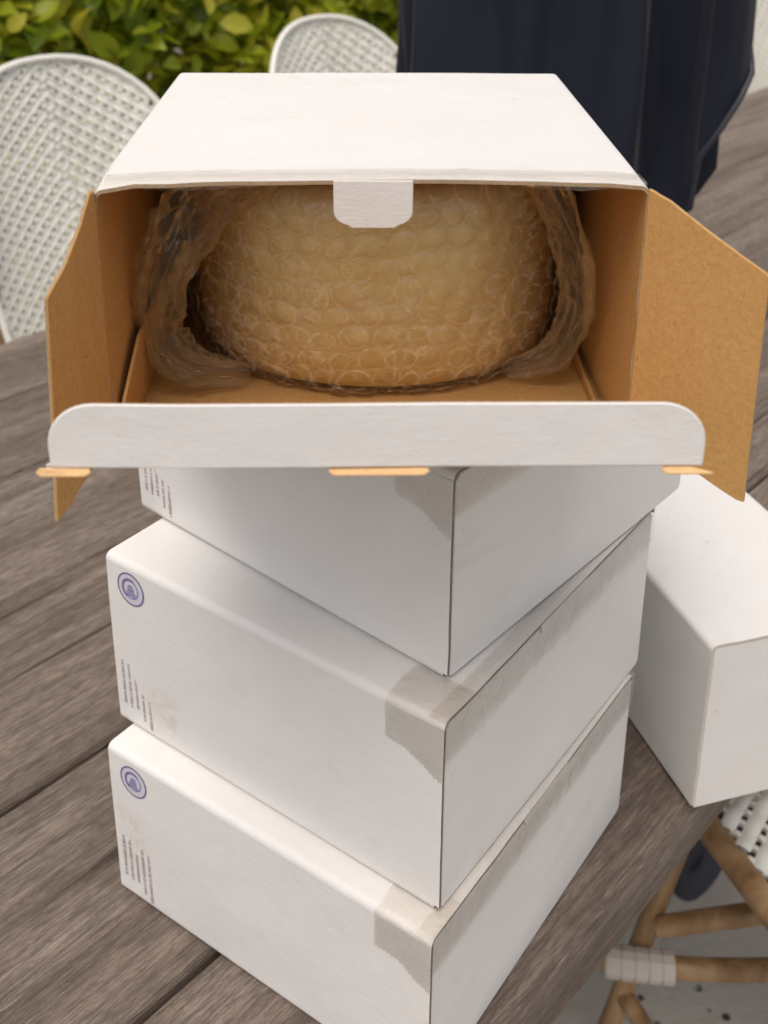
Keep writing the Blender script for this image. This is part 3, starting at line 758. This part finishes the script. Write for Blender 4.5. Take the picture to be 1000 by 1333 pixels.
def make_chair(label):
    root = thing('woven_chair', label, 'chair', (0,0,0), 0, 'white woven chairs round the table')
    SW, SD, SH = .205, .20, .455                # half width, half depth, seat height
    def tube(name, pts, r, mt=BAMBOO, seg=10):
        mb = MB(); mb.tube(pts, r, seg); return mb.build(name, mt, root, True)
    # seat
    def seat3(u, v, h): return (u, v, SH + .006 + h - .010*(1 - (u/SW)**2)*(1 - (v/SD)**2) - .02*sm((v - SD + .05)/.05)**2)
    def inseat(u, v): return (abs(u)/SW)**6 + (abs(v)/SD)**6 < .99
    mb = MB(); weave(mb, seat3, inseat, -SW, SW, -SD - .3, SD + .3, wd=.0148, dark=1, cs=.0035); mb.build('woven_seat', [STRAND, BLACKSTRAND], root, True, 'stuff')
    def super_pt(t, a, b): c_, s_ = cos(t), sin(t); return (a*abs(c_)**(1/3)*(1 if c_ >= 0 else -1), b*abs(s_)**(1/3)*(1 if s_ >= 0 else -1))
    # back
    BH0, BH1 = .50, .972; HW = .212
    def back3(u, v, h):
        t = (v - BH0)/(BH1 - BH0)
        return (u, -.205 - .13*t - .055*t*t*0 + .10*(u/HW)**2*.55 - h, v)
    def wtop(v):
        if v < .78: return HW*lerp(.93, 1., sm((v - BH0)/.25))
        q = (v - .78)/(BH1 - .78); return HW*max(0, 1 - q**2.3)**(1/2.3)
    def inback(u, v): return BH0 < v < BH1 and abs(u) < wtop(v) - .003
    mb = MB(); weave(mb, back3, inback, -HW, HW, BH0, BH1 + .3); mb.build('woven_back', STRAND, root, True, 'stuff')
    out = [(wtop(v), v) for v in [lerp(BH0, .78, k/8) for k in range(9)]]
    out += [(HW*max(0, cos(a_))**(2/2.3), 0.78 + (BH1 - .78)*sin(a_)**(2/2.3)) for a_ in [lerp(0, pi/2, k/12) for k in range(1, 13)]]
    full = out + [(-x, v) for x, v in reversed(out[:-1])]
    tube('back_rim', [back3(u, v, 0) for u, v in full], .0062, STRAND)
    tube('back_rail', [back3(u, BH0, 0) for u in (-HW*.93, -HW*.5, 0, HW*.5, HW*.93)], .010, STRAND)
    for sx in (-1, 1):
        tube('back_post', [(sx*(SW - .006), -SD + .006, SH - .02), (sx*(HW*.96), -.198, BH0 - .02), (sx*(HW - .006), -.200, .70), (sx*HW*.93, -.24, .84)], .0115)
        tube('seat_rail', [(sx*SW, -SD*1.02, SH - .002), (sx*SW*1.02, 0, SH - .002), (sx*SW, SD*1.05, SH - .006)], .0135)
        a0, a1 = Vector((sx*SW*.98, SD*.97, SH - .012)), Vector((sx*(SW + .085), SD + .01, .027))
        tube('leg', [lerp(a0, a1, t) for t in (0, .33, .66, 1)], .0112)
        b0, b1 = Vector((sx*SW*.98, -SD*.97, SH - .012)), Vector((sx*(SW + .06), -SD - .07, .027))
        tube('leg', [lerp(b0, b1, t) for t in (0, .33, .66, 1)], .0125)
        tube('stretcher', [lerp(a0, a1, .58), lerp(b0, b1, .58)], .010)
    for sy in (1, -1):
        y0 = SD*.97 if sy > 0 else -SD*.97 - .03
        tube('seat_rail', [(-SW, sy*SD, SH - .012), (0, sy*SD*1.01, SH - .014), (SW, sy*SD, SH - .012)], .010, STRAND)
        st = tube('stretcher', [(lerp(-SW - .08, SW + .08, k/12), y0 + .004*sy - sy*.085*sin(pi*k/12)**.9, .268) for k in range(13)], .0115)
        pts = []
        for k in range(11):
            t = k/10; pts.append((lerp(-SW - .028, SW + .028, t), y0 - .012*sy - sy*.10*sin(pi*t)**.9, .310 + .085*sin(pi*t)**.8))
        tube('brace', pts, .0108)
        for sx in (-1, 1):
            mb = MB(); cv = lambda q: (sx*lerp(-SW - .08, SW + .08, q)*-1, y0 + .004*sy - sy*.085*sin(pi*q)**.9, .268)
            mb.tube([cv(.005 + .105*q/5) for q in range(6)], .0150, 12)
            for k in range(5): mb.tube([cv(.008 + k*.021), cv(.008 + k*.021 + .018)], .0163, 12)
            mb.build('binding', BIND, st)
    return root
def place(ch, s, n, ang):
    p = tp(s, n, -TZ); ch.location = (p.x, p.y, .02); ch.rotation_euler = (0, 0, ang)
face_table = TA + pi/2 + pi - pi/2              # +y of the chair towards the table (-TN)
c1 = make_chair('left woven white chair across the table, beside the open box'); place(c1, 1.07, 1.40, TA + pi)
c2 = copy_tree(c1); c2['label'] = 'woven white chair with only its rounded top showing above the open box'; place(c2, 1.73, 1.40, TA + pi)
c3 = copy_tree(c1); c3['label'] = 'pale woven chair at the top right, partly behind the navy cloth'; place(c3, 3.5, 1.36, TA + pi)
c4 = copy_tree(c1); c4['label'] = 'woven chair with rattan legs tucked under the table beside the single box'
al = radians(29); fdir = TD*sin(al) + TN*cos(al); rdir = TD*cos(al) - TN*sin(al)
Pc = TD*.858 + TN*.365 - (rdir*-.205 + fdir*.205)
c4.location = (Pc.x, Pc.y, .02); c4.rotation_euler = (0, 0, math.atan2(rdir.y, rdir.x))

# ------------------------------------------------------------------ navy cloth
CB = tp(1.13, .735, 0)
cl = thing('hanging_cloth', 'dark navy cloth hanging in deep folds behind the open box', 'cloth', (CB.x, CB.y, CB.z), 0)
vr = Vector((1, 0, 0))                          # the cloth faces the camera side
def cr(lst, t):
    x = t*(len(lst) - 1); i = min(len(lst) - 2, int(x)); return lerp(lst[i], lst[i+1], sm(x - i))
NA, NZ = 220, 60; g = []
for k in range(NZ + 1):
    row_ = []
    for j in range(NA):
        a = 2*pi*j/NA
        zb = .155 + .02*sin(3*a + 1) ; z = lerp(zb, 1.25, (k/NZ)**1.3)
        gather = 1 - .72*sm((z - .45)/.8)
        fold = .5*sin(5*a + 1.2*z + .9*sin(z*5) + noise.noise(Vector((cos(a)*1.5, sin(a)*1.5, 2)))*4) + .35*sin(11*a + 2 + z*2.5 + 2*noise.noise(Vector((cos(a)*2, sin(a)*2, z*4)))) + .5*noise.noise(Vector((cos(a)*4, sin(a)*4, z*2.2)))
        R = (.163 + .048*fold*(1.1 - .3*z)*(.75 - .25*cos(a)) + .012*noise.noise(Vector((cos(a)*3, sin(a)*3, z*3))))*gather
        row_.append((R*cos(a) - .018, R*.62*sin(a), z))
    g.append(row_)
mb = MB(); mb.grid(g, 0, True, True); mb.build('fabric', NAVY, cl, True)
# the loose fold on the right: hem rising to the right, a second layer behind it
def px(x, y, depth):                            # only used to lay out the outline of the folds in metres
    return None
U_ = 1512.287/1.36
def flap(name, cols_, yoff, amp, seed, hem=True):
    """cols_: (x, z_bottom, z_top) along the fold"""
    mb = MB(); n = len(cols_) - 1; NX, NZ2 = 40, 36; g = []; bot = []
    for i in range(NX + 1):
        t = i/NX; x = t*n; q = min(n - 1, int(x)); f = x - q
        cx_, zb, zt, yy = [lerp(cols_[q][k], cols_[q+1][k], f) for k in range(4)]
        row_ = []
        for k in range(NZ2 + 1):
            v = k/NZ2; z = lerp(zb, zt, v); xx = lerp(cx_, cx_*.55, sm((z - .33)/.75))
            row_.append((xx, yoff + yy + amp*sin(t*5 + v*2.2 + seed) + noise.noise(Vector((xx*11, z*5, seed)))*.026*sm((v + .25)*2), z))
        bot.append(row_[0]); g.append(row_)
    mb.grid(g); o = mb.build(name, NAVY, cl, True)
    if hem:
        mb = MB(); mb.tube([Vector(p) + Vector((0, -.004, .002)) for p in bot], .0036, 8); mb.build('hem', HEM, cl, True)
flap('fold', [(.050, .185, 1.1, .03), (.095, .195, 1.1, .02), (.126, .212, 1.1, .0), (.133, .225, 1.1, -.01), (.1345, .284, 1.1, -.012), (.151, .313, 1.1, -.01), (.171, .347, 1.1, .0), (.185, .372, 1.1, .012), (.187, .40, 1.1, .03)], -.108, .015, 1)
flap('fold', [(.10, .19, 1.1, .0), (.152, .228, 1.1, .0), (.174, .256, 1.1, .0), (.177, .29, 1.1, .01), (.172, .33, 1.1, .02)], -.06, .006, 4, False)
mb = MB(); mb.tube([(0,0,0.0005), (0,0,.6), (0,0,1.35)], .019, 14); mb.build('pole', mat('pole_paint', (.05,.05,.055), .4, .5), cl, True)

# ------------------------------------------------------------------ dark cloth lying under the chair
cbp = TD*1.22 + TN*.50
bag = MB(); g = []
for k in range(19):
    r_ = k/18; g.append([( (0.10*r_*cos(2*pi*j/40))*(1 + .2*noise.noise(Vector((cos(2*pi*j/40), sin(2*pi*j/40), 1)))), .05*r_*sin(2*pi*j/40), .012 + .055*(1 - r_**2)*(1 + .7*noise.noise(Vector((r_*cos(2*pi*j/40)*3, r_*sin(2*pi*j/40)*3, 6)))) - .010*r_) for j in range(40)])
bag.grid(g, 0, True, True)
o = bag.build('crumpled_cloth', DARKBAG, None, True); o.location = (cbp.x, cbp.y, .027); o.rotation_euler = (0, 0, TA + .3)
o['label'] = 'dark grey cloth lying on the paving under the rattan chair'; o['category'] = 'cloth'
